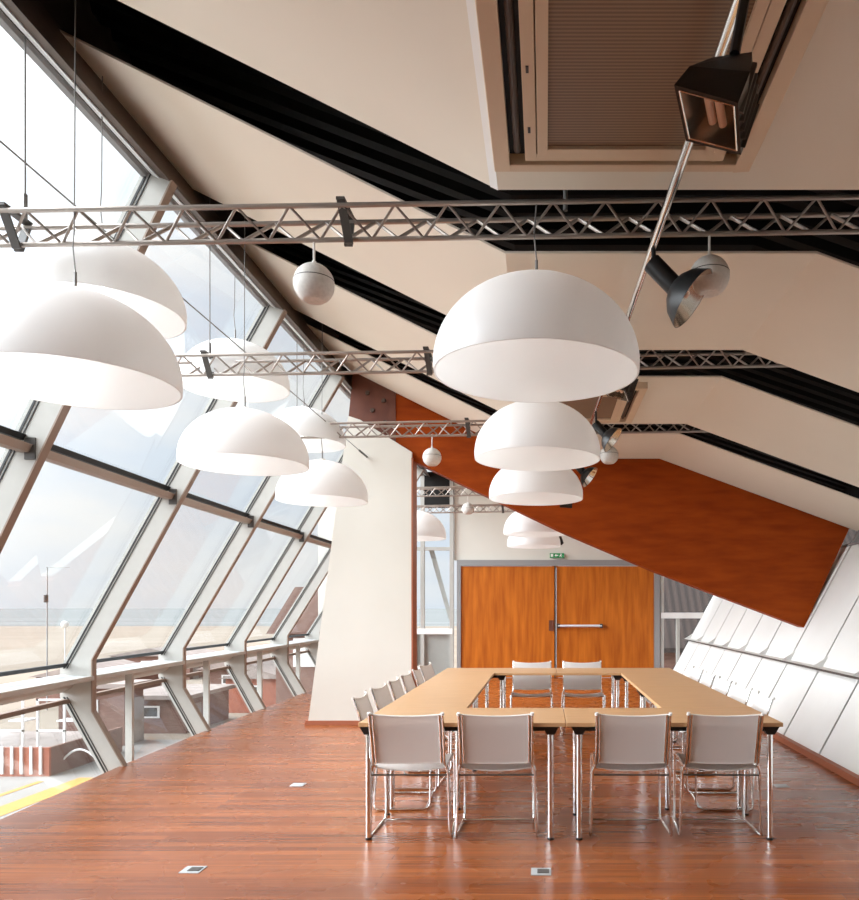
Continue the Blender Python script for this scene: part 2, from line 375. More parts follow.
MB().prism([(RX(0.8) - 0.142, 0.798), (RX(0.8) - 0.13, 0.798), (RX(0.8) - 0.13, 0.818), (RX(0.8) - 0.142, 0.818)], Y0, 15.7).build('ledge_edge', M['charcoal'], t3)
for y in DIV[:-1]:
    MB().loft([(RX(0.82) + 0.01, y - 0.06, 0.816), (RX(0.82) - 0.12, y - 0.06, 0.816), (RX(0.93) + 0.0, y - 0.06, 0.93)],
              [(RX(0.82) + 0.01, y - 0.046, 0.816), (RX(0.82) - 0.12, y - 0.046, 0.816), (RX(0.93) + 0.0, y - 0.046, 0.93)]).build('ledge_bracket', M['white_panel'], t3)
struct(MB().box(RX(0) - 0.03, RX(0) + 0.04, Y0, 15.7, 0, 0.06).build('baseboard_right', M['skirting']))
w = sroot('window_20', (RX(2.24), 7, 2.24))
MB().prism([(RX(2.24), 2.24), (RX(2.24) + 0.012, 2.24), (RX(2.62) + 0.012, 2.62), (RX(2.62), 2.62)], Y0, 15.7).build('pane', M['glass'], w)
MB().prism([(RX(2.23) - 0.01, 2.23), (RX(2.23) + 0.05, 2.23), (RX(2.25) + 0.05, 2.26), (RX(2.25) - 0.01, 2.26)], Y0, 15.7).build('frame', M['frame_grey'], w)
for y in DIV[:-1]:
    MB().loft([(RX(2.24) - 0.01, y - 0.02, 2.24), (RX(2.24) + 0.06, y - 0.02, 2.24), (RX(2.62) + 0.06, y - 0.02, 2.62), (RX(2.62) - 0.01, y - 0.02, 2.62)],
              [(RX(2.24) - 0.01, y + 0.02, 2.24), (RX(2.24) + 0.06, y + 0.02, 2.24), (RX(2.62) + 0.06, y + 0.02, 2.62), (RX(2.62) - 0.01, y + 0.02, 2.62)]).build('frame_post', M['frame_grey'], w)

# ------------------------------------------------------------------ roof deck and ceiling panels
DECK = [(-2.78, 4.98), (-0.21, 3.98), (1.45, 3.98), (4.6, 2.90)]
dv, df = [], []
y = Y0; n = 0; yy = []
while y < 15.9:
    yy += [(y, 0), (y + 0.09, 0), (y + 0.12, 0.07), (y + 0.18, 0.07)]; y += 0.21
for (y, dz) in yy: dv += [(x, y, z + dz) for x, z in DECK]
for i in range(len(yy) - 1):
    for j in range(3): df.append((4 * i + j, 4 * i + j + 1, 4 * i + j + 5, 4 * i + j + 4))
rd = struct(MB().add(dv, df).build('roof_deck', M['black']))
sm = rd.modifiers.new('solid', 'SOLIDIFY'); sm.thickness = 0.05; sm.offset = 1
struct(MB().prism([(RX(2.62), 2.62), (RX(2.62) + 0.1, 2.62), (4.6, 3.0), (4.1, 3.1)], Y0, 15.9).build('trim_4', M['gap']))
CE = [(-2.57, 4.50), (-0.21, 3.325), (1.43, 3.325), (4.02, 2.375)]
th = 0.012
ceil_root = sroot('ceiling')
def ceiling_panel(ya, yb):
    poly = CE + [(x, z + th) for x, z in reversed(CE)]
    a = [(x, ya, z) for x, z in poly]; b = [(x, yb, z) for x, z in poly]
    # build as three slabs so that every face stays planar
    m = MB()
    for j in range(3):
        (x0, z0), (x1, z1) = CE[j], CE[j + 1]
        m.prism([(x0, z0), (x1, z1), (x1, z1 + th), (x0, z0 + th)], ya, yb)
    return m.build('ceiling_panel', M['ceiling'], ceil_root)
GAPS = [(-0.81, -0.21), (1.27, 1.87), (3.35, 3.95), (5.43, 6.07), (7.61, 8.04), (9.38, 10.1), (11.7, 12.2), (13.8, 14.3)]
prev = Y0
for a, b in GAPS:
    ceiling_panel(prev, a); prev = b
ceiling_panel(prev, 15.7)
# steel rafters in the gaps, under the black deck
t5 = sroot('trim_5')
for (a, b) in GAPS[2:5]:
    ym = (a + b) / 2 + 0.16
    MB().prism([(-2.6, 4.78), (-0.2, 3.84), (-0.2, 3.90), (-2.6, 4.84)], ym - 0.03, ym + 0.03).build('rafter', M['rafter'], t5)
    MB().prism([(-0.2, 3.84), (1.5, 3.84), (1.5, 3.90), (-0.2, 3.90)], ym - 0.03, ym + 0.03).build('rafter', M['rafter'], t5)

# ------------------------------------------------------------------ slanting beam and the white partition under its left end
BY = 9.40
low = [(-2.46, 3.83), (-1.87, 3.45), (-1.69, 3.32), (0.24, 2.40), (1.34, 1.93), (3.245, 1.21)]
up_ = [(3.80, 2.47), (3.98, 2.44), (1.45, 3.37), (-0.18, 3.37), (-1.87, 4.18)]
bm_ = thing('timber_beam', 'huge red-brown plywood beam slanting across the room from upper left to right wall', 'beam', (3.2, BY, 1.21))
xs = [-1.87, -1.69, -0.8, -0.18, 0.24, 0.8, 1.34, 1.45, 2.3, 3.245, 3.83]
LOWT = [(x, z) for x, z in low] + [(3.83, 2.49)]
UPT = [(-1.87, 4.18), (-0.18, 3.37), (1.45, 3.37), (3.83, 2.50)]
vs, fs = [], []
for x in xs:
    zl, zu = lerp(LOWT, x), lerp(UPT, x)
    vs += [(x, BY, zl), (x, BY, zu), (x, BY + 0.22, zu), (x, BY + 0.22, zl)]
for i in range(len(xs) - 1):
    for k in range(4): fs.append((4 * i + k, 4 * i + 4 + k, 4 * i + 4 + (k + 1) % 4, 4 * i + (k + 1) % 4))
fs += [(0, 1, 2, 3), tuple(4 * (len(xs) - 1) + k for k in (3, 2, 1, 0))]
MB().add(vs, fs).build('timber_web', M['beam'], bm_)
pl = MB().prism([(-2.46, 3.83), (-1.87, 3.45), (-1.87, 4.18), (-2.40, 4.44)], BY - 0.015, BY + 0.22).build('end_plate', M['beam_steel'], bm_)
for (x, z) in ((-2.22, 4.15), (-2.02, 4.05), (-2.16, 3.93), (-2.0, 3.78)):
    MB().lathe([(0.0, 0.02), (0.025, 0.02), (0.03, 0.0), (0.0, 0.0)], (x, BY - 0.015, z), 12, Matrix.Rotation(math.pi / 2, 3, 'X')).build('bolt', M['brown_steel'], pl)
wm = struct(MB().prism([(-2.955, 0.0), (-1.66, 0.0), (-1.66, 3.40), (-2.30, 3.80), (-2.45, 3.85)], 9.34, 9.62).build('wall_middle', M['white_wall']))
struct(MB().prism([(-2.99, 0), (-1.64, 0), (-1.64, 0.055), (-2.98, 0.055)], 9.32, 9.64).build('baseboard_middle', M['skirting']))
struct(MB().box(-1.664, -1.645, 9.335, 9.63, 0.055, 3.33).build('trim_6', M['skirting']))

# ------------------------------------------------------------------ end wall with the double door
BW = 15.70
wb_ = MB()
wb_.prism([(-1.90, 2.46), (2.42, 2.46), (2.42, 3.9), (-0.2, 4.0), (-1.90, 4.62)], BW, BW + 0.16)
wb_.prism([(-4.75, -0.1), (-2.75, -0.1), (-2.75, 4.9), (-4.75, 4.0)], BW, BW + 0.16)
wb_.prism([(2.42, 2.55), (4.3, 2.55), (4.3, 3.2), (2.42, 3.9)], BW, BW + 0.16)
struct(wb_.build('wall_back', M['white_wall']))
d = sroot('door_1', (0.2, BW, 0))
MB().box(-1.84, -1.76, BW - 0.06, BW + 0.1, 0, 2.46).build('door_frame', M['frame_grey'], d)
MB().box(2.28, 2.40, BW - 0.06, BW + 0.1, 0, 2.46).build('door_frame', M['frame_grey'], d)
MB().box(-1.76, 2.28, BW - 0.06, BW + 0.1, 2.34, 2.46).build('door_frame', M['frame_grey'], d)
lf = MB().box(-1.755, 0.195, BW - 0.03, BW + 0.03, 0.01, 2.33).build('door_leaf', M['door'], d)
rt = MB().box(0.225, 2.275, BW - 0.03, BW + 0.03, 0.01, 2.33).build('door_leaf', M['door'], d)
MB().box(0.08, 0.18, BW - 0.045, BW - 0.028, 0.98, 1.20).build('lock_plate', M['beam_steel'], lf)
MB().tube([(0.235, BW - 0.055, 0.05), (0.235, BW - 0.055, 2.30)], 0.011, 8).build('bolt_rod', M['frame_grey'], rt)
MB().box(0.15, 0.27, BW + 0.03, BW + 0.06, 0.0, 2.34).build('door_rebate', M['frame_grey'], d)
h = MB(); h.tube([(0.27, BW - 0.10, 1.085), (1.18, BW - 0.10, 1.085)], 0.026, 10)
h.build('push_bar', M['sill'], rt, True)
MB().box(1.14, 1.20, BW - 0.12, BW - 0.03, 1.04, 1.13).build('bar_bracket', M['charcoal'], rt)
MB().box(0.25, 0.31, BW - 0.12, BW - 0.03, 1.04, 1.13).build('bar_bracket', M['charcoal'], rt)
# glazed screens either side of the door
w = sroot('window_21', (-2.3, BW, 0))
for x in (-2.74, -2.56, -1.95): MB().box(x - 0.04, x + 0.04, BW - 0.05, BW + 0.05, 0, 4.6).build('frame_post', M['mullion'], w)
MB().box(-2.72, -1.93, BW - 0.056, BW + 0.056, 0.91, 1.03).build('transom', M['out_white'], w)
MB().box(-2.70, -1.95, BW - 0.04, BW + 0.04, 2.66, 2.73).build('transom', M['mullion'], w)
MB().loft([(-2.44, BW + 0.06, 2.68), (-2.34, BW + 0.06, 2.68), (-1.94, BW + 0.06, 1.20), (-2.02, BW + 0.06, 1.20)],
          [(-2.44, BW + 0.12, 2.68), (-2.34, BW + 0.12, 2.68), (-1.94, BW + 0.12, 1.20), (-2.02, BW + 0.12, 1.20)]).build('diagonal_brace', M['mullion'], w)
MB().box(-2.70, -1.95, BW + 0.0, BW + 0.012, 0.03, 4.6).build('pane', M['glass'], w)
MB().box(-2.70, -1.95, BW + 0.02, BW + 0.04, 0.0, 0.92).build('lower_panel', M['mullion'], w)
MB().box(-2.52, -1.90, BW - 0.04, BW - 0.01, 3.55, 4.3).build('plenum_dark', M['black'], w)  # black sheet painted as the darkness inside an open plenum hole
w = sroot('window_22', (2.9, BW, 0))
for x in (2.45, 2.78, 3.3): MB().box(x - 0.035, x + 0.035, BW - 0.04, BW + 0.04, 0, 1.25 if x > 2.5 else 2.55).build('frame_post', M['mullion'], w)
MB().box(2.42, 4.0, BW - 0.05, BW + 0.05, 1.24, 1.36).build('transom', M['out_white'], w)
MB().box(2.42, 4.2, BW, BW + 0.012, 0.02, 2.55).build('pane', M['glass'], w)
# plain end wall behind the photographer
struct(MB().prism([(-4.0, -0.1), (2.7, -0.1), (4.6, 2.9), (1.45, 4.05), (-0.2, 4.05), (-2.8, 5.0), (-4.0, 1.5)], Y0 - 0.15, Y0).build('wall_front', M['white_wall']))

# exit sign over the door
s = thing('exit_sign', 'small green emergency exit sign on the white wall above the double door', 'sign', at(557, 557, BW))
MB().box(0.10, 0.40, BW - 0.06, BW - 0.001, 2.505, 2.60).build('sign_box', M['sign_green'], s)
MB().box(0.12, 0.17, BW - 0.064, BW - 0.059, 2.525, 2.585).build('door_symbol', M['sign_white'], s)
g = MB()
g.loft([(0.20, BW - 0.064, 2.555), (0.235, BW - 0.064, 2.585), (0.235, BW - 0.064, 2.525)], [(0.20, BW - 0.059, 2.555), (0.235, BW - 0.059, 2.585), (0.235, BW - 0.059, 2.525)])
g.box(0.235, 0.275, BW - 0.064, BW - 0.059, 2.546, 2.564)
g.build('arrow_symbol', M['sign_white'], s); g = MB()
g.lathe([(0.0, 0.004), (0.011, 0.004), (0.011, 0.0), (0, 0)], (0.335, BW - 0.06, 2.583), 10, Matrix.Rotation(math.pi / 2, 3, 'X'))
for a, b in (((0.33, 2.57), (0.325, 2.545)), ((0.325, 2.545), (0.35, 2.52)), ((0.325, 2.545), (0.30, 2.525)), ((0.33, 2.565), (0.355, 2.555)), ((0.33, 2.565), (0.305, 2.55))):
    g.tube([(a[0], BW - 0.061, a[1]), (b[0], BW - 0.061, b[1])], 0.006, 6)
g.build('running_figure', M['sign_white'], s)

# ------------------------------------------------------------------ lighting trusses
def truss(Y, x0, x1, ztop, couplers, hangers, label, wcol='truss'):
    tl = 0.016
    zt = lambda x: ztop + tl * x
    r = thing('lighting_truss', label, 'truss', (0, Y, ztop - 0.12), group='ceiling trusses')
    P = [lambda x: Vector((x, Y - 0.08, zt(x))), lambda x: Vector((x, Y + 0.08, zt(x))), lambda x: Vector((x, Y, zt(x) - 0.125))]
    for f in P: MB().tube([f(x0), f(x1)], 0.0125, 8).build('chord', M[wcol], r, True)
    n = int((x1 - x0) / 0.125)
    for a, b in ((0, 2), (2, 1)):
        pts = []
        for i in range(n + 1):
            x = x0 + (x1 - x0) * i / n
            pts.append(P[a](x) if i % 2 else P[b](x))
        MB().tube(pts, 0.0065, 6).build('lattice', M[wcol], r)
    for x in couplers:
        z = zt(x)
        c = MB()
        c.loft([(x - 0.02, Y - 0.10, z + 0.03), (x + 0.02, Y - 0.10, z + 0.03), (x + 0.04, Y - 0.02, z - 0.15), (x, Y - 0.02, z - 0.15)],
               [(x - 0.02, Y - 0.085, z + 0.03), (x + 0.02, Y - 0.085, z + 0.03), (x + 0.04, Y - 0.005, z - 0.15), (x, Y - 0.005, z - 0.15)])
        c.loft([(x - 0.02, Y + 0.085, z + 0.02), (x + 0.02, Y + 0.085, z + 0.02), (x + 0.03, Y + 0.005, z - 0.15), (x - 0.01, Y + 0.005, z - 0.15)],
               [(x - 0.02, Y + 0.10, z + 0.02), (x + 0.02, Y + 0.10, z + 0.02), (x + 0.03, Y + 0.02, z - 0.15), (x - 0.01, Y + 0.02, z - 0.15)])
        c.box(x - 0.02, x + 0.02, Y - 0.10, Y + 0.10, z + 0.018, z + 0.032)
        c.build('coupler', M['charcoal'], r)
    for x, zt2 in hangers:
        MB().tube([(x, Y, zt(x)), (x, Y, zt2)], 0.005, 6).build('hanger_cable', M['cable'], r)
        MB().tube([(x, Y, zt(x)), (x, Y, zt(x) + 0.12)], 0.011, 8).build('cable_gripper', M['cable'], r)
    return r
truss(3.65, -2.85, 2.55, 3.39, (-2.58, -0.97), ((-2.53, 4.80), (0.1, 3.98)), 'largest steel lattice truss, spanning the whole photo nearest the viewer')
truss(5.75, -2.87, 2.45, 3.41, (-2.58, -0.90), ((-2.57, 4.80), (0.9, 3.98)), 'second steel lattice truss, ending at the glass between the two rows of domes')
truss(7.83, -2.62, 2.4, 3.40, (-2.60, -0.81), ((-2.59, 4.80), (0.9, 3.98)), 'third steel lattice truss, in front of the slanting red-brown beam')
truss(11.98, -2.6, 2.4, 3.40, (-0.8,), ((-2.5, 4.8), (0.9, 3.98)), 'far steel lattice truss beyond the beam, carrying a small white ball')
truss(14.06, -2.6, 2.4, 3.40, (-0.8,), ((-2.5, 4.8), (0.9, 3.98)), 'farthest steel lattice truss, closest to the double door wall')

# ------------------------------------------------------------------ ball loudspeakers
def ball(x, Y, z, ztop, label):
    r = thing('ball_speaker', label, 'speaker', (x, Y, z - 0.0975), group='white ball speakers hung from the trusses')
    R = 0.0975; seg = 20
    prof = [(0.0, R)] + [(R * math.sin(math.pi * k / 24), R * math.cos(math.pi * k / 24)) for k in range(1, 21)]
    prof += [(R * math.sin(math.pi * 20 / 24) * 0.9, R * math.cos(math.pi * 20 / 24)), (0.0, R * math.cos(math.pi * 20 / 24) + 0.008)]
    MB().lathe(prof, (x, Y, z), 32).build('ball', M['ball'], r, True)
    MB().lathe([(R * 0.985, 0.017), (R * 0.995, 0.017), (R * 0.997, 0.013), (R * 0.985, 0.013)], (x, Y, z), 32).build('seam', M['charcoal'], r)
    MB().tube([(x, Y, z + R * 0.97), (x, Y, ztop)], 0.006, 8).build('rod', M['white_rod'], r)
    MB().tube([(x, Y, z + R * 0.95), (x, Y, z + R + 0.012)], 0.011, 10).build('socket', M['white_rod'], r)
ball(-1.124, 3.65, 3.034, 3.26, 'largest white ball speaker, hanging left of the big right dome')
ball(0.80, 3.65, 3.07, 3.28, 'white ball speaker partly behind the open black spotlight at right')
ball(-1.18, 7.83, 3.03, 3.27, 'white ball speaker hanging in front of the orange left end of the beam')
ball(0.67, 7.83, 3.05, 3.28, 'small white ball speaker at the right edge of the second centre dome')
ball(-1.23, 11.98, 3.04, 3.27, 'tiny farthest white ball speaker, seen below the beam near the door wall')

# ------------------------------------------------------------------ dome lamps
def dome(x, Y, z, R, hgt, ztop, label, grp, tilt=0.0):
    r = thing('dome_pendant_lamp', label, 'lamp', (x, Y, z), group=grp)
    N = 22; t = 0.008; out = []; inn = []
    for k in range(N + 1):
        a = 1.68 * k / N
        s_, c = math.sin(a), math.cos(a)
        rr = R * s_ if k else 0.0
        zz = hgt * (c - math.cos(1.68)) / (1 - math.cos(1.68))
        out.append((max(rr, 0.0), zz)); inn.append((max(rr - t, 0.0), max(zz - t, 0.0)))
    # straight short skirt at the rim
    prof = out + list(reversed(inn))
    tm = Matrix.Rotation(tilt, 3, 'Y')
    MB().lathe(prof, (x, Y, z), 72, tm).build('shade', M['dome'], r, True)
    MB().lathe([(0, hgt + 0.02), (0.03, hgt + 0.018), (0.034, hgt - 0.004), (0, hgt - 0.006)], (x, Y, z), 20, tm).build('cap', M['white_rod'], r, True)
    zc = z + hgt
    MB().tube([(x, Y, zc + 0.10), (x - 0.012, Y, zc + 0.22), (x - 0.006, Y, zc + 0.30), (x, Y, ztop)], 0.0035, 6).build('cable', M['cable'], r)
    MB().tube([(x, Y, zc), (x, Y, zc + 0.10)], 0.007, 8).build('cable_gripper', M['cable'], r)
    # lamp holder with a white bulb; point light added to brighten dome and room
    MB().tube([(x, Y, zc - 0.01), (x, Y, zc - 0.10)], 0.024, 14).build('lamp_holder', M['white_rod'], r, True)
    ld = bpy.data.lights.new('dome_fill', 'POINT'); ld.energy = FILL_W; ld.color = (1.0, 0.95, 0.90); ld.shadow_soft_size = 0.05
    lo = bpy.data.objects.new('bulb_fill', ld); COL.objects.link(lo); lo.parent = r; lo.location = (0, 0, hgt - 0.25)
    MB().lathe([(0.0, 0.0)] + [(0.045 * math.sin(math.pi * k / 12), -0.07 + 0.07 * math.cos(math.pi * k / 12)) for k in range(1, 12)] + [(0, -0.14)], (x, Y, zc - 0.09), 20).build('bulb', M['dome'], r, True)
FILL_W = 3.0
cg = 'white dome lamps hung down the middle'
dome(-0.040, 3.57, 2.567, 0.488, 0.445, 3.39, 'biggest white dome lamp in the middle, nearest of its line', cg)
dome(-0.057, 5.67, 2.577, 0.475, 0.44, 3.41, 'second white dome lamp of the middle line, just under the biggest one', cg)
dome(-0.093, 7.75, 2.580, 0.485, 0.43, 3.40, 'third white dome lamp of the middle line, lowest of the stacked three', cg)
dome(-0.150, 11.4, 2.575, 0.48, 0.43, 3.98, 'small far white dome lamp below the beam, upper of two above the door', cg)
dome(-0.200, 13.5, 2.560, 0.48, 0.43, 3.98, 'smallest white dome lamp, lower of two directly above the double door', cg)
lg = 'white dome lamps hung along the windows'
dome(-2.235, 3.57, 2.52, 0.462, 0.435, 4.35, 'large white dome lamp at left photo edge, hanging lowest by the glass', lg)
dome(-2.268, 5.67, 2.535, 0.465, 0.42, 4.80, 'middle white dome lamp of the low line beside the windows', lg)
dome(-2.300, 7.75, 2.560, 0.46, 0.42, 4.80, 'white dome lamp overlapping the left edge of the white partition', lg)
dome(-2.00, 11.6, 2.53, 0.47, 0.43, 4.4, 'far white dome lamp half hidden behind the white partition', lg)
hg = 'high white dome lamps close under the eave'
dome(-2.49, 4.22, 3.11, 0.43, 0.385, 4.45, 'pale high dome lamp behind the nearest truss, above the large left dome', hg)
dome(-2.565, 6.21, 3.275, 0.43, 0.385, 4.45, 'pale high dome lamp behind the second truss, against the glass', hg)
dome(-2.555, 7.95, 3.19, 0.43, 0.385, 4.45, 'pale high dome lamp behind the left end of the third truss', hg)

# thin bracing wire from window to partition
pts = [at(-200, -31, 2.4), at(367, 457, 9.33)]
bw = thing('bracing_wire', 'thin diagonal steel wire running from upper left down to the white partition', 'wire', pts[1])
MB().tube([pts[0], pts[1]], 0.0045, 6).build('wire', M['cable'], bw)
dd = (pts[0] - pts[1]).normalized()
MB().tube([pts[1], pts[1] + dd * 0.35], 0.012, 8).build('turnbuckle', M['charcoal'], bw)

# ------------------------------------------------------------------ lighting track and its lamps
TZ = 3.20
TX = lambda y: 0.554 - 0.0245 * (y - 2.19)
tr = thing('lighting_track', 'long thin metal lighting track running away below the ceiling', 'lighting track', (TX(4), 4, TZ))
MB().tube([(TX(0.4), 0.4, TZ), (TX(8.3), 8.3, TZ)], 0.019, 12).build('rail', M['chrome'], tr, True)
for y in (1.6, 3.65, 5.75, 7.83): MB().tube([(TX(y), y, TZ + 0.015), (TX(y), y, 3.30 if y != 1.6 else 3.33)], 0.006, 6).build('hanger', M['cable'], tr)
def flood(shift, label):
    A, B, C, D = at(674, 85, 1.86), at(738, 103, 1.86), at(741, 155, 2.02), at(686, 141, 2.02)
    E, Fp, G, Hh = at(713, 57, 1.93), at(752, 52, 1.95), at(756, 113, 2.08), at(716, 100, 2.10)
    sh = Vector(shift)
    A, B, C, D, E, Fp, G, Hh = [p + sh for p in (A, B, C, D, E, Fp, G, Hh)]
    c = (A + B + C + D + E + Fp + G + Hh) / 8
    r = thing('box_floodlight', label, 'spotlight', c, group='lamps on the lighting track')
    cen = (A + B + C + D) / 4; bc = (E + Fp + G + Hh) / 4
    ins = lambda p: cen + (p - cen) * 0.86
    ib = lambda p: bc + (p - bc) * 0.7 + (cen - bc) * 0.12
    a, b, c2, d2 = map(ins, (A, B, C, D)); e, f, g, h2 = map(ib, (E, Fp, G, Hh))
    # body with a bulging front panel
    bul = lambda p, q, t, k: p.lerp(q, t) + (p.lerp(q, t) - c).normalized() * k
    P1, P2 = bul(A, E, 0.5, 0.018), bul(B, Fp, 0.5, 0.018)
    vs = [A, B, C, D, E, Fp, G, Hh, P1, P2, a, b, c2, d2]
    fs = [(0, 1, 9, 8), (8, 9, 5, 4), (1, 2, 6, 5, 9), (2, 3, 7, 6), (3, 0, 8, 4, 7), (4, 5, 6, 7), (0, 1, 11, 10), (1, 2, 12, 11), (2, 3, 13, 12), (3, 0, 10, 13)]
    MB().add(vs, fs).build('housing', M['plastic_black'], r)
    MB().add([a, b, c2, d2, e, f, g, h2], [(0, 1, 5, 4), (1, 2, 6, 5), (2, 3, 7, 6), (3, 0, 4, 7), (4, 5, 6, 7)]).build('reflector', M['reflector'], r)
    bez = MB()
    for p, q in ((a, b), (b, c2), (c2, d2), (d2, a)): bez.tube([p, q], 0.0022, 6)
    bez.build('bezel', M['reflector'], r)
    m1 = a.lerp(b, 0.52) * 0.8 + e.lerp(f, 0.5) * 0.2; m2 = c2.lerp(d2, 0.45) * 0.75 + g.lerp(h2, 0.5) * 0.25
    tb = MB(); off = (b - a).normalized() * 0.014
    tb.tube([m1.lerp(m2, 0.08) - off, m1.lerp(m2, 0.72) - off], 0.011, 10); tb.tube([m1.lerp(m2, 0.08) + off, m1.lerp(m2, 0.72) + off], 0.011, 10)
    tb.build('lamp_tube', M['tube_lamp'], r, True)
    fn = MB()
    for k in range(5):
        t = 0.15 + k * 0.17
        p = B.lerp(C, t); q = Fp.lerp(G, t); o = ((B + C + G + Fp) / 4 - c).normalized() * 0.012
        fn.loft([p, q, q + o, p + o], [p.lerp(C, 0.05), q.lerp(G, 0.05), q.lerp(G, 0.05) + o, p.lerp(C, 0.05) + o])
    fn.build('cooling_fins', M['charcoal'], r)
    tp = Vector((TX(c.y), c.y, TZ)); st = E.lerp(Fp, 0.55)
    MB().tube([st, (st + tp) / 2 + Vector((0, 0, 0.02)), tp], 0.014, 8).build('stem', M['plastic_black'], r)
    return r
flood((0, 0, 0), 'black box floodlight near the ceiling unit, open glass face toward viewer')
flood((0.03, 2.9, 0.13), 'black box floodlight partly hidden behind the biggest dome')
def spot(Y, dz, label, refl='reflector', s_=1.0, dx=0.0):
    x = TX(Y) + dx; top_ = Vector((x, Y, TZ)); j = Vector((x + 0.005, Y, 3.10 + dz))
    e = j + Vector((0.10, -0.02, -0.115)) * s_
    r = thing('bowl_spotlight', label, 'spotlight', e, group='lamps on the lighting track')
    MB().tube([top_, j + Vector((0, 0, -0.01))], 0.011, 8).build('stem', M['plastic_black'], r)
    MB().tube([j - (e - j) * 0.12, e], 0.046 * s_, 16).build('lamp_body', M['plastic_black'], r, True)
    n = Vector((0.77, -0.20, -0.60)).normalized()
    q = Vector((0, 0, 1)).rotation_difference(n).to_matrix()
    prof = [(0.03, -0.02), (0.075, 0.0), (0.115, 0.035), (0.142, 0.085), (0.15, 0.10), (0.147, 0.10), (0.138, 0.085), (0.11, 0.038), (0.07, 0.006), (0.0, -0.005)]
    prof = [(a * s_, b * s_) for a, b in prof]
    MB().lathe(prof[:5] + [(0.147 * s_, 0.10 * s_)], e, 32, q).build('bowl', M['plastic_black'], r, True)
    MB().lathe([(0.149 * s_, 0.0995 * s_)] + [(a * 0.99, b + 0.001) for a, b in prof[6:]], e, 32, q).build('reflector', M[refl], r, True)
    MB().tube([e + n * 0.0, e + n * 0.07 * s_], 0.018 * s_, 10).build('bulb', M['tube_lamp'], r, True)
spot(3.60, 0.0, 'black bowl spotlight tilted open beside the right white ball')
spot(6.60, -0.03, 'small black bowl spotlight right of the second centre dome', 'reflector', 0.82)
spot(7.75, -0.16, 'shiny bowl spotlight peeking out under the right rim of second centre dome', 'chrome', 0.8, -0.10)
# two lone black heads near the beam and the door
sp = thing('cylinder_spotlight', 'tiny black spotlight below the third centre dome, against the beam', 'spotlight', at(566, 506, 8.6))
c0 = at(566, 505, 8.6)
MB().tube([c0 + Vector((-0.07, 0, 0)), c0 + Vector((0.07, 0, -0.01))], 0.028, 12).build('lamp_body', M['plastic_black'], sp, True)
MB().tube([c0, (c0.x, c0.y, 3.33)], 0.006, 6).build('stem', M['plastic_black'], sp)
sp = thing('cone_spotlight', 'tiny black cone spotlight right of the farthest domes, over the door', 'spotlight', at(560, 541, 14.06))
c0 = at(560, 541, 14.06)
MB().tube([c0 + Vector((-0.07, 0, 0.06)), c0 + Vector((0.05, 0, -0.06))], [0.11, 0.03], 14).build('lamp_body', M['plastic_black'], sp, True)
MB().tube([c0 + Vector((0, 0, 0.02)), (c0.x, c0.y, 3.28)], 0.008, 6).build('stem', M['white_rod'], sp)

# ------------------------------------------------------------------ ceiling air units
def cassette(yc0, yc1, label):
    cx, z = 0.32, 3.27
    r = thing('ceiling_air_unit', label, 'air conditioner', (cx, (yc0 + yc1) / 2, z), group='air units in the ceiling')
    zt = 3.325
    def ring(x0, x1, ya, yb, w_, wy, z0, z1):
        m = MB()
        m.box(x0, x0 + w_, ya, yb, z0, z1); m.box(x1 - w_, x1, ya, yb, z0, z1)
        m.box(x0 + w_, x1 - w_, ya, ya + wy, z0, z1); m.box(x0 + w_, x1 - w_, yb - wy, yb, z0, z1)
        return m
    ring(cx - 0.53, cx + 0.53, yc0, yc1, 0.065, 0.05, z, zt).build('outer_frame', M['cassette'], r, bevel=0.004)
    MB().box(cx - 0.465, cx + 0.465, yc0 + 0.05, yc1 - 0.05, zt - 0.008, zt - 0.001).build('back_plate', M['black'], r)
    ring(cx - 0.40, cx + 0.40, yc0 + 0.12, yc1 - 0.085, 0.045, 0.05, z - 0.005, zt - 0.008).build('inner_frame', M['cassette'], r, bevel=0.003)
    ring(cx - 0.35, cx + 0.35, yc0 + 0.175, yc1 - 0.14, 0.04, 0.03, z - 0.010, zt - 0.01).build('grille_frame', M['cassette'], r, bevel=0.002)
    MB().box(cx - 0.31, cx + 0.31, yc0 + 0.2, yc1 - 0.165, z + 0.004, z + 0.016).build('grille', M['grille'], r)
    for sx in (-1, 1):
        x = cx + sx * 0.432
        MB().tube([(x, yc0 + 0.1, z + 0.03), (x, yc1 - 0.1, z + 0.03)], 0.014, 8).build('louvre', M['brown_steel'], r, True)
    k = MB()
    for yy_ in (yc1 - 0.3, yc1 - 0.62): k.box(cx - 0.385, cx - 0.375, yy_, yy_ + 0.03, z - 0.009, z)
    k.build('latch', M['charcoal'], r)
struct(MB().prism([(-0.245, 3.342), (-0.21, 3.3245), (-0.21, 3.322), (-0.245, 3.339)], 1.3, 3.35).build('trim_7', M['out_white']))  # white strip paints the bright lit edge along the ceiling fold
cassette(1.55, 3.12, 'cream ceiling air unit with brown grille, large at the top of the photo')
cassette(6.2, 7.36, 'far cream ceiling air unit half hidden behind the centre domes')

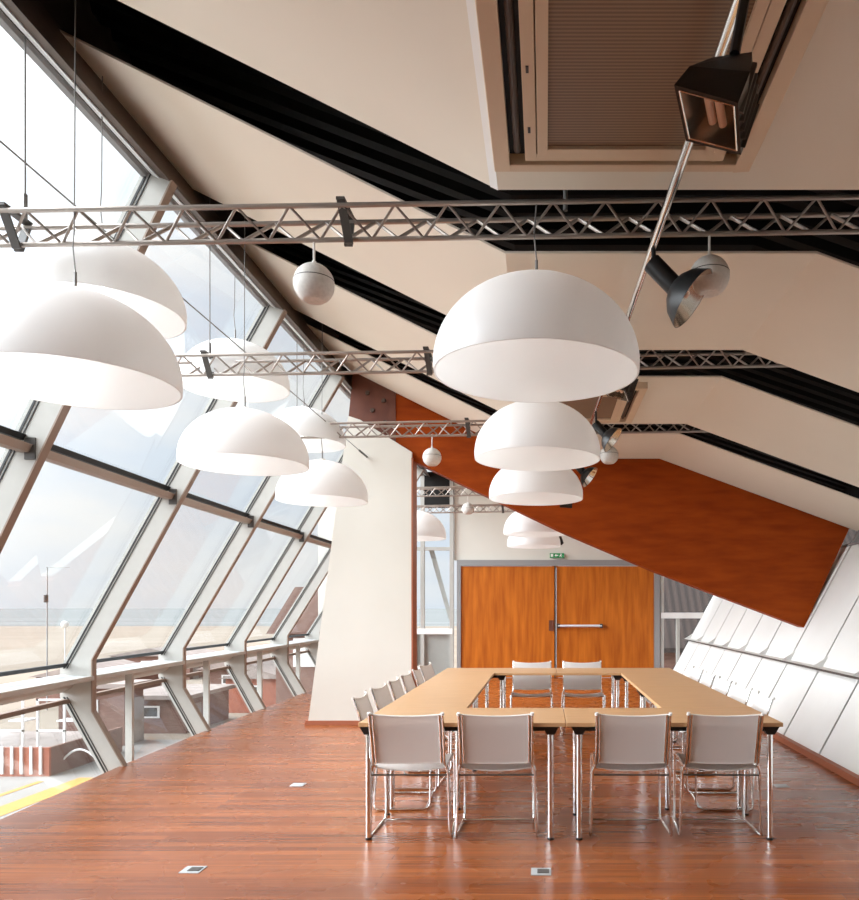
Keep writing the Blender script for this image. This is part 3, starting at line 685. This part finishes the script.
# ------------------------------------------------------------------ tables
TT = 0.745
def table(x0, x1, ya, yb, label, along_x=True, legs=None):
    cx, cy = (x0 + x1) / 2, (ya + yb) / 2
    r = thing('conference_table', label, 'table', (cx, cy, 0), group='oak tables set in a rectangle')
    MB().box(x0 + 0.002, x1 - 0.002, ya + 0.002, yb - 0.002, TT - 0.026, TT).build('tabletop', M['table'], r, bevel=0.003)
    lx = legs or (x0 + 0.055, x1 - 0.075); ly = (ya + 0.07, yb - 0.07)
    for x in lx:
        for y in ly:
            l = MB().tube([(x, y, 0.012), (x, y, TT - 0.07)], 0.019, 14).build('leg', M['chrome'], r, True)
            MB().tube([(x, y, 0.0), (x, y, 0.014)], 0.021, 14).build('foot', M['plastic_black'], l)
            b = MB(); zt = TT - 0.026
            b.loft([(x - 0.055, y - 0.03, zt), (x + 0.055, y - 0.03, zt), (x + 0.055, y + 0.03, zt), (x - 0.055, y + 0.03, zt)],
                   [(x - 0.024, y - 0.024, zt - 0.055), (x + 0.024, y - 0.024, zt - 0.055), (x + 0.024, y + 0.024, zt - 0.055), (x - 0.024, y + 0.024, zt - 0.055)])
            b.build('leg_bracket', M['plastic_black'], r)
    a = MB()
    if along_x:
        for y in ly: a.box(min(lx) + 0.04, max(lx) - 0.04, y - 0.012, y + 0.012, TT - 0.06, TT - 0.026)
    else:
        for x in lx: a.box(x - 0.012, x + 0.012, ly[0] + 0.04, ly[1] - 0.04, TT - 0.06, TT - 0.026)
    a.build('under_rail', M['plastic_black'], r)
    return r
FY, BYk = 4.65, 8.91
table(-1.16, 0.13, FY, FY + 0.70, 'oak table at the front left of the rectangle', legs=(-1.11, 0.035))
table(0.13, 1.48, FY, FY + 0.70, 'oak table at the front right of the rectangle', legs=(0.215, 1.415))
table(-1.16, -0.555, 5.35, 6.78, 'oak table on the left side, nearer half', False)
table(-1.16, -0.555, 6.78, 8.21, 'oak table on the left side, farther half', False)
table(0.83, 1.48, 5.35, 6.78, 'oak table on the right side, nearer half', False)
table(0.83, 1.48, 6.78, 8.21, 'oak table on the right side, farther half', False)
table(-1.16, 0.13, 8.21, BYk, 'oak table at the back left, in front of the door', legs=(-1.1, -0.48))
table(0.13, 1.48, 8.21, BYk, 'oak table at the back right, in front of the door', legs=(0.80, 1.42))

# ------------------------------------------------------------------ chairs: chrome sled frame with white mesh slings
def make_chair(label):
    r = thing('mesh_chair', label, 'chair', group='white mesh chairs round the tables')
    R = 0.0085
    for sx in (-1, 1):
        pts = [(sx * 0.226, -0.150, 0.805), (sx * 0.224, -0.09, 0.62), (sx * 0.224, -0.045, 0.49), (sx * 0.226, -0.005, 0.455), (sx * 0.226, 0.06, 0.445),
               (sx * 0.228, 0.36, 0.462), (sx * 0.230, 0.395, 0.455), (sx * 0.232, 0.402, 0.42), (sx * 0.236, 0.400, 0.05), (sx * 0.238, 0.385, 0.018),
               (sx * 0.244, 0.35, R), (sx * 0.257, 0.03, R), (sx * 0.258, 0.005, 0.02), (sx * 0.257, 0.0, 0.05), (sx * 0.240, 0.03, 0.447)]
        MB().tube(pts, R, 8).build('side_frame', M['chrome'], r, True)
        MB().tube([(sx * 0.25, 0.0, 0.05), (sx * 0.243, -0.02, 0.42), (sx * 0.226, -0.03, 0.47)], R * 0.8, 8).build('rear_leg', M['chrome'], r, True)
        MB().tube([(sx * 0.205, -0.148, 0.80), (sx * 0.204, -0.045, 0.49)], 0.006, 8).build('sling_rod', M['chrome'], r, True)
    MB().tube([(-0.243, 0.37, 0.012), (0.243, 0.37, 0.012)], 0.006, 8).build('floor_bar', M['chrome'], r, True)
    MB().tube([(-0.24, 0.0, 0.40), (0.24, 0.0, 0.40)], 0.006, 8).build('rear_bar', M['charcoal'], r, True)
    MB().tube([(-0.226, 0.34, 0.44), (0.226, 0.34, 0.44)], 0.007, 8).build('seat_bar', M['chrome'], r, True)
    # sling back: sags towards the middle of its upper edge and bows backwards
    def sheet(fn, nu, nv, t):
        vs = []; fs = []
        for side in (0, 1):
            for j in range(nv + 1):
                for i in range(nu + 1):
                    vs.append(fn(i / nu, j / nv, side * t))
        n1 = (nu + 1) * (nv + 1)
        for side in (0, 1):
            for j in range(nv):
                for i in range(nu):
                    a = side * n1 + j * (nu + 1) + i
                    fs.append((a, a + 1, a + nu + 2, a + nu + 1))
        for i in range(nu):
            for j in (0, nv):
                a = j * (nu + 1) + i; fs.append((a, a + 1, a + 1 + n1, a + n1))
        for j in range(nv):
            for i in (0, nu):
                a = j * (nu + 1) + i; fs.append((a, a + nu + 1, a + nu + 1 + n1, a + n1))
        return MB().add(vs, fs)
    def backf(u, v, t):
        x = (u - 0.5) * 0.448; b = 1 - (2 * u - 1) ** 2
        z0 = 0.488 - 0.008 * b; z1 = 0.803 - 0.016 * b
        z = z0 + (z1 - z0) * v; y = -0.043 - 0.107 * v + 0.018 * b * (0.5 + v * 0.5) + 0.012 - t
        return (x, y, z)
    bk = sheet(backf, 12, 8, 0.007).build('backrest', M['mesh'], r, True)
    for v in (0.0, 1.0):
        MB().tube([backf(u / 12, v, 0.0035) for u in range(13)], 0.006, 6).build('hem', M['white_rod'], bk, True)
    def seatf(u, v, t):
        x = (u - 0.5) * 0.45; b = 1 - (2 * u - 1) ** 2
        return (x, 0.0 + 0.385 * v, 0.452 + 0.012 * v - 0.022 * b - t)
    sheet(seatf, 12, 8, 0.007).build('seat', M['mesh'], r, True)
    caps = MB()
    for sx in (-1, 1): caps.tube([(sx * 0.226, -0.150, 0.80), (sx * 0.226, -0.155, 0.815)], 0.0115, 8)
    caps.build('end_cap', M['white_rod'], r, True)
    return r
hp = math.pi / 2
c0 = make_chair('white mesh chair at the front, leftmost, with its back to the viewer')
c0.location = (-0.855, 4.75, 0)
dup(c0, (-0.307, 4.75, 0), 0.02, 'white mesh chair at the front, second from left, back to the viewer')
dup(c0, (0.545, 4.75, 0), -0.015, 'white mesh chair at the front, third from left, back to the viewer')
dup(c0, (1.112, 4.75, 0), -0.03, 'white mesh chair at the front right corner, back to the viewer')
LEFT = ['white mesh chair on the left side, nearest the viewer', 'white mesh chair on the left side, second from the front',
        'white mesh chair on the left side, third from the front', 'white mesh chair on the left side, third from the far end',
        'white mesh chair on the left side, next to the last', 'white mesh chair on the left side, last before the partition end']
for i, y in enumerate((5.63, 6.26, 6.88, 7.47, 8.08, 8.68)):
    dup(c0, (-1.24, y, 0), -hp + (0.05, -0.04, 0.03, 0, 0.04, -0.1)[i], LEFT[i])
RIGHT = ['white mesh chair on the right side by the panelled wall, nearest the viewer', 'white mesh chair on the right side by the panelled wall, second from the front',
         'white mesh chair in the middle of the right side', 'white mesh chair on the right side, next to the last', 'white mesh chair on the right side, farthest from the viewer']
for i, y in enumerate((5.62, 6.25, 6.87, 7.48, 8.09)):
    dup(c0, (1.50, y, 0), hp + (-0.05, 0.03, 0, -0.03, 0.02)[i], RIGHT[i])
dup(c0, (-0.158, 8.95, 0), math.pi, 'white mesh chair at the back, left one facing the viewer before the door')
dup(c0, (0.449, 8.95, 0), math.pi, 'white mesh chair at the back, right one facing the viewer before the door')

# ------------------------------------------------------------------ floor boxes
for (px, py, lab) in ((193, 870, 'metal floor socket plate in the left foreground'), (298, 785, 'metal floor socket plate between the windows and the tables'),
                      (541, 872, 'metal floor socket plate in front of the middle of the tables'), (781, 786, 'metal floor socket plate right of the tables by the panelled wall')):
    Y = F * H / (py - VY); x = (px - VX) * Y / F
    r = thing('floor_socket', lab, 'floor socket', (x, Y, 0), group='floor sockets')
    MB().box(x - 0.055, x + 0.055, Y - 0.055, Y + 0.055, 0.0, 0.004).build('plate', M['floor_box'], r)
    MB().box(x - 0.02, x + 0.045, Y - 0.03, Y + 0.03, 0.004, 0.007).build('lid', M['charcoal'] if px in (193, 541) else M['floor_box'], r)

# ------------------------------------------------------------------ things outside on the beach
st = thing('road_marking', 'yellow painted stripe on the paving below the nearest left window', 'road marking', (-14.4, 21, GZ + 0.02))
MB().box(-14.9, -14.2, 16.0, 24.0, GZ + 0.02, GZ + 0.03).build('stripe', M['yellow'], st)
MB().box(-15.9, -15.7, 16.0, 23.5, GZ + 0.02, GZ + 0.03).build('stripe', M['yellow'], st)
def ground_pt(px, py):
    Y = F * (H - GZ) / (py - VY); return (px - VX) * Y / F, Y
# terrace with slatted fence and glass screens
x, Y = -16.0, 24.2
tr_ = thing('beach_terrace', 'terracotta slatted beach terrace with white screens, outside the lower left window', 'terrace', (x, Y, GZ))
MB().box(x - 9, x, Y, Y + 0.1, GZ, GZ + 0.95).build('front_boards', M['terracotta'], tr_)
for k in range(20):
    MB().box(x - 0.30 - k * 0.31, x - 0.22 - k * 0.31, Y - 0.05, Y, GZ + 0.1, GZ + 1.0).build('white_batten', M['out_white'], tr_)
MB().box(x - 0.1, x, Y + 0.1, Y + 4.2, GZ, GZ + 0.95).build('side_boards', M['brick'], tr_)
MB().box(x - 9, x - 0.1, Y + 0.1, Y + 4.2, GZ + 0.7, GZ + 0.8).build('deck', M['hut_roof'], tr_)
for k in range(5):
    sx = x - 1.1 - k * 1.4
    f = MB()
    for dx in (0, 0.9): f.box(sx + dx, sx + dx + 0.07, Y + 1.0, Y + 1.06, GZ + 0.8, GZ + 2.4)
    f.box(sx, sx + 0.97, Y + 1.0, Y + 1.06, GZ + 2.34, GZ + 2.4); f.box(sx, sx + 0.97, Y + 1.0, Y + 1.06, GZ + 1.3, GZ + 1.36)
    sc = f.build('screen_frame', M['out_white'], tr_)
    MB().box(sx + 0.07, sx + 0.9, Y + 1.02, Y + 1.03, GZ + 0.8, GZ + 2.34).build('screen_pane', M['glass'], sc)
for k in range(4):
    sx = x - 0.9 - k * 1.7
    MB().box(sx - 0.3, sx + 0.3, Y + 2.2, Y + 2.8, GZ + 1.45, GZ + 1.5).build('terrace_table', M['out_white'], tr_)
def hut(name, x0, x1, ya, yb, hgt, label, rm='hut_roof', wm_='brick', pitch=0.0):
    r = thing(name, label, 'beach hut', ((x0 + x1) / 2, (ya + yb) / 2, GZ), group='beach huts below the windows')
    wl_ = MB().box(x0, x1, ya, yb, GZ, GZ + hgt).build('walls', M[wm_], r)
    if pitch:
        MB().prism([(x0 - 0.3, GZ + hgt), (x1 + 0.3, GZ + hgt), ((x0 + x1) / 2, GZ + hgt + pitch)], ya - 0.3, yb + 0.3).build('roof', M[rm], r)
    else:
        MB().box(x0 - 0.25, x1 + 0.25, ya - 0.25, yb + 0.25, GZ + hgt, GZ + hgt + 0.18).build('roof', M[rm], r)
    fm = MB(); wxx = x0 + (x1 - x0) * 0.45
    fm.box(wxx - 0.4, wxx + 0.4, ya - 0.04, ya, GZ + hgt * 0.45, GZ + hgt * 0.8)
    w_ = fm.build('window_frame', M['out_white'], r)
    MB().box(wxx - 0.3, wxx + 0.3, ya - 0.05, ya - 0.04, GZ + hgt * 0.5, GZ + hgt * 0.75).build('pane', M['charcoal'], w_)
    MB().box(x1 - 0.02, x1 + 0.03, ya + 0.5, ya + 1.4, GZ, GZ + hgt * 0.8).build('door', M['hut_roof'], r)
    return r
hut('beach_hut', -19.2, -16.6, 29.6, 31.0, 2.3, 'brown boarded beach hut with flat roof behind the terracotta terrace')
hut('beach_hut', -18.4, -15.6, 32.6, 37, 1.5, 'brown beach hut with small white window, in the second bay below the sill')
hut('beach_hut', -28.5, -23.5, 42, 46, 1.6, 'low brown beach hut farther out, seen over the terrace', 'hut_roof', 'brick', 0.7)
hut('beach_hut', -21.0, -17.5, 46, 52, 1.7, 'brown beach hut with pitched roof, in the third bay below the sill', 'hut_roof', 'brick', 0.8)
hut('beach_hut', -16.6, -13.4, 39, 43, 1.8, 'pinkish brown beach hut with shallow roof, in the third and fourth bay', 'hut_roof', 'terracotta', 0.5)
hut('beach_hut', -33, -27, 57, 62, 1.8, 'distant long brown beach hut on the sand at left', 'hut_roof', 'brick', 0.6)
hut('beach_hut', -16.8, -13.6, 54, 58, 2.0, 'distant flat brown beach hut near the far windows')
b = thing('brown_building', 'brown building with steep roof standing beyond the farthest left window', 'building', (-10.9, 36, GZ))
MB().box(-12.2, -9.0, 34, 40, GZ, 0.3).build('walls', M['brick'], b)
MB().prism([(-12.5, 0.3), (-8.7, 0.3), (-10.0, 2.4), (-11.2, 2.4)], 33.6, 40.4).build('roof', M['brick'], b)
MB().box(-11.4, -10.2, 33.94, 34.0, -1.2, 0.1).build('window_frame', M['out_white'], b)
b = thing('roofed_building', 'dark brown roofed building behind the glass right of the door', 'building', (7, 26, GZ))
MB().box(2.9, 12, 24, 32, GZ, 0.2).build('walls', M['brick'], b)
MB().loft([(2.5, 23.6, 0.2), (12.4, 23.6, 0.2), (12.4, 28, 5.0), (4.4, 28, 5.0)], [(2.5, 23.6, 0.05), (12.4, 23.6, 0.05), (12.4, 28.2, 4.8), (4.4, 28.2, 4.8)]).build('roof', M['roof_tile'], b)
# thin posts on the beach
x, Y = (47 - VX) * 40 / F, 40
p = thing('flag_post', 'tall thin post with a side arm standing on the beach, left window', 'post', (x, Y, GZ))
MB().tube([(x, Y, GZ), (x, Y, 3.65)], 0.035, 8).build('pole', M['frame_grey'], p)
MB().tube([(x, Y, 3.62), (x + 1.2, Y, 3.62)], 0.02, 6).build('arm', M['frame_grey'], p)
MB().tube([(x - 0.06, Y, 2.15), (x - 0.06, Y, 1.75)], 0.11, 10).build('box', M['charcoal'], p)
x, Y = (65 - VX) * 62 / F, 62
p = thing('globe_street_lamp', 'pale globe-topped street lamp far out on the sand', 'street lamp', (x, Y, GZ))
MB().tube([(x, Y, GZ), (x, Y, 0.0)], 0.05, 8).build('pole', M['out_white'], p)
MB().lathe([(0, 0.3)] + [(0.3 * math.sin(math.pi * k / 10), 0.3 * math.cos(math.pi * k / 10)) for k in range(1, 10)] + [(0, -0.3)], (x, Y, 0.1), 16).build('globe', M['out_white'], p, True)
# curved railing by the terrace
x, Y = ground_pt(80, 772)
p = thing('arched_rail', 'white arched tube standing on the paving next to the terrace', 'railing', (x, Y, GZ))
MB().tube([(x - 0.9 + 1.8 * k / 12, Y, GZ + 0.75 * math.sin(math.pi * k / 12)) for k in range(13)], 0.035, 8).build('arch', M['out_white'], p)
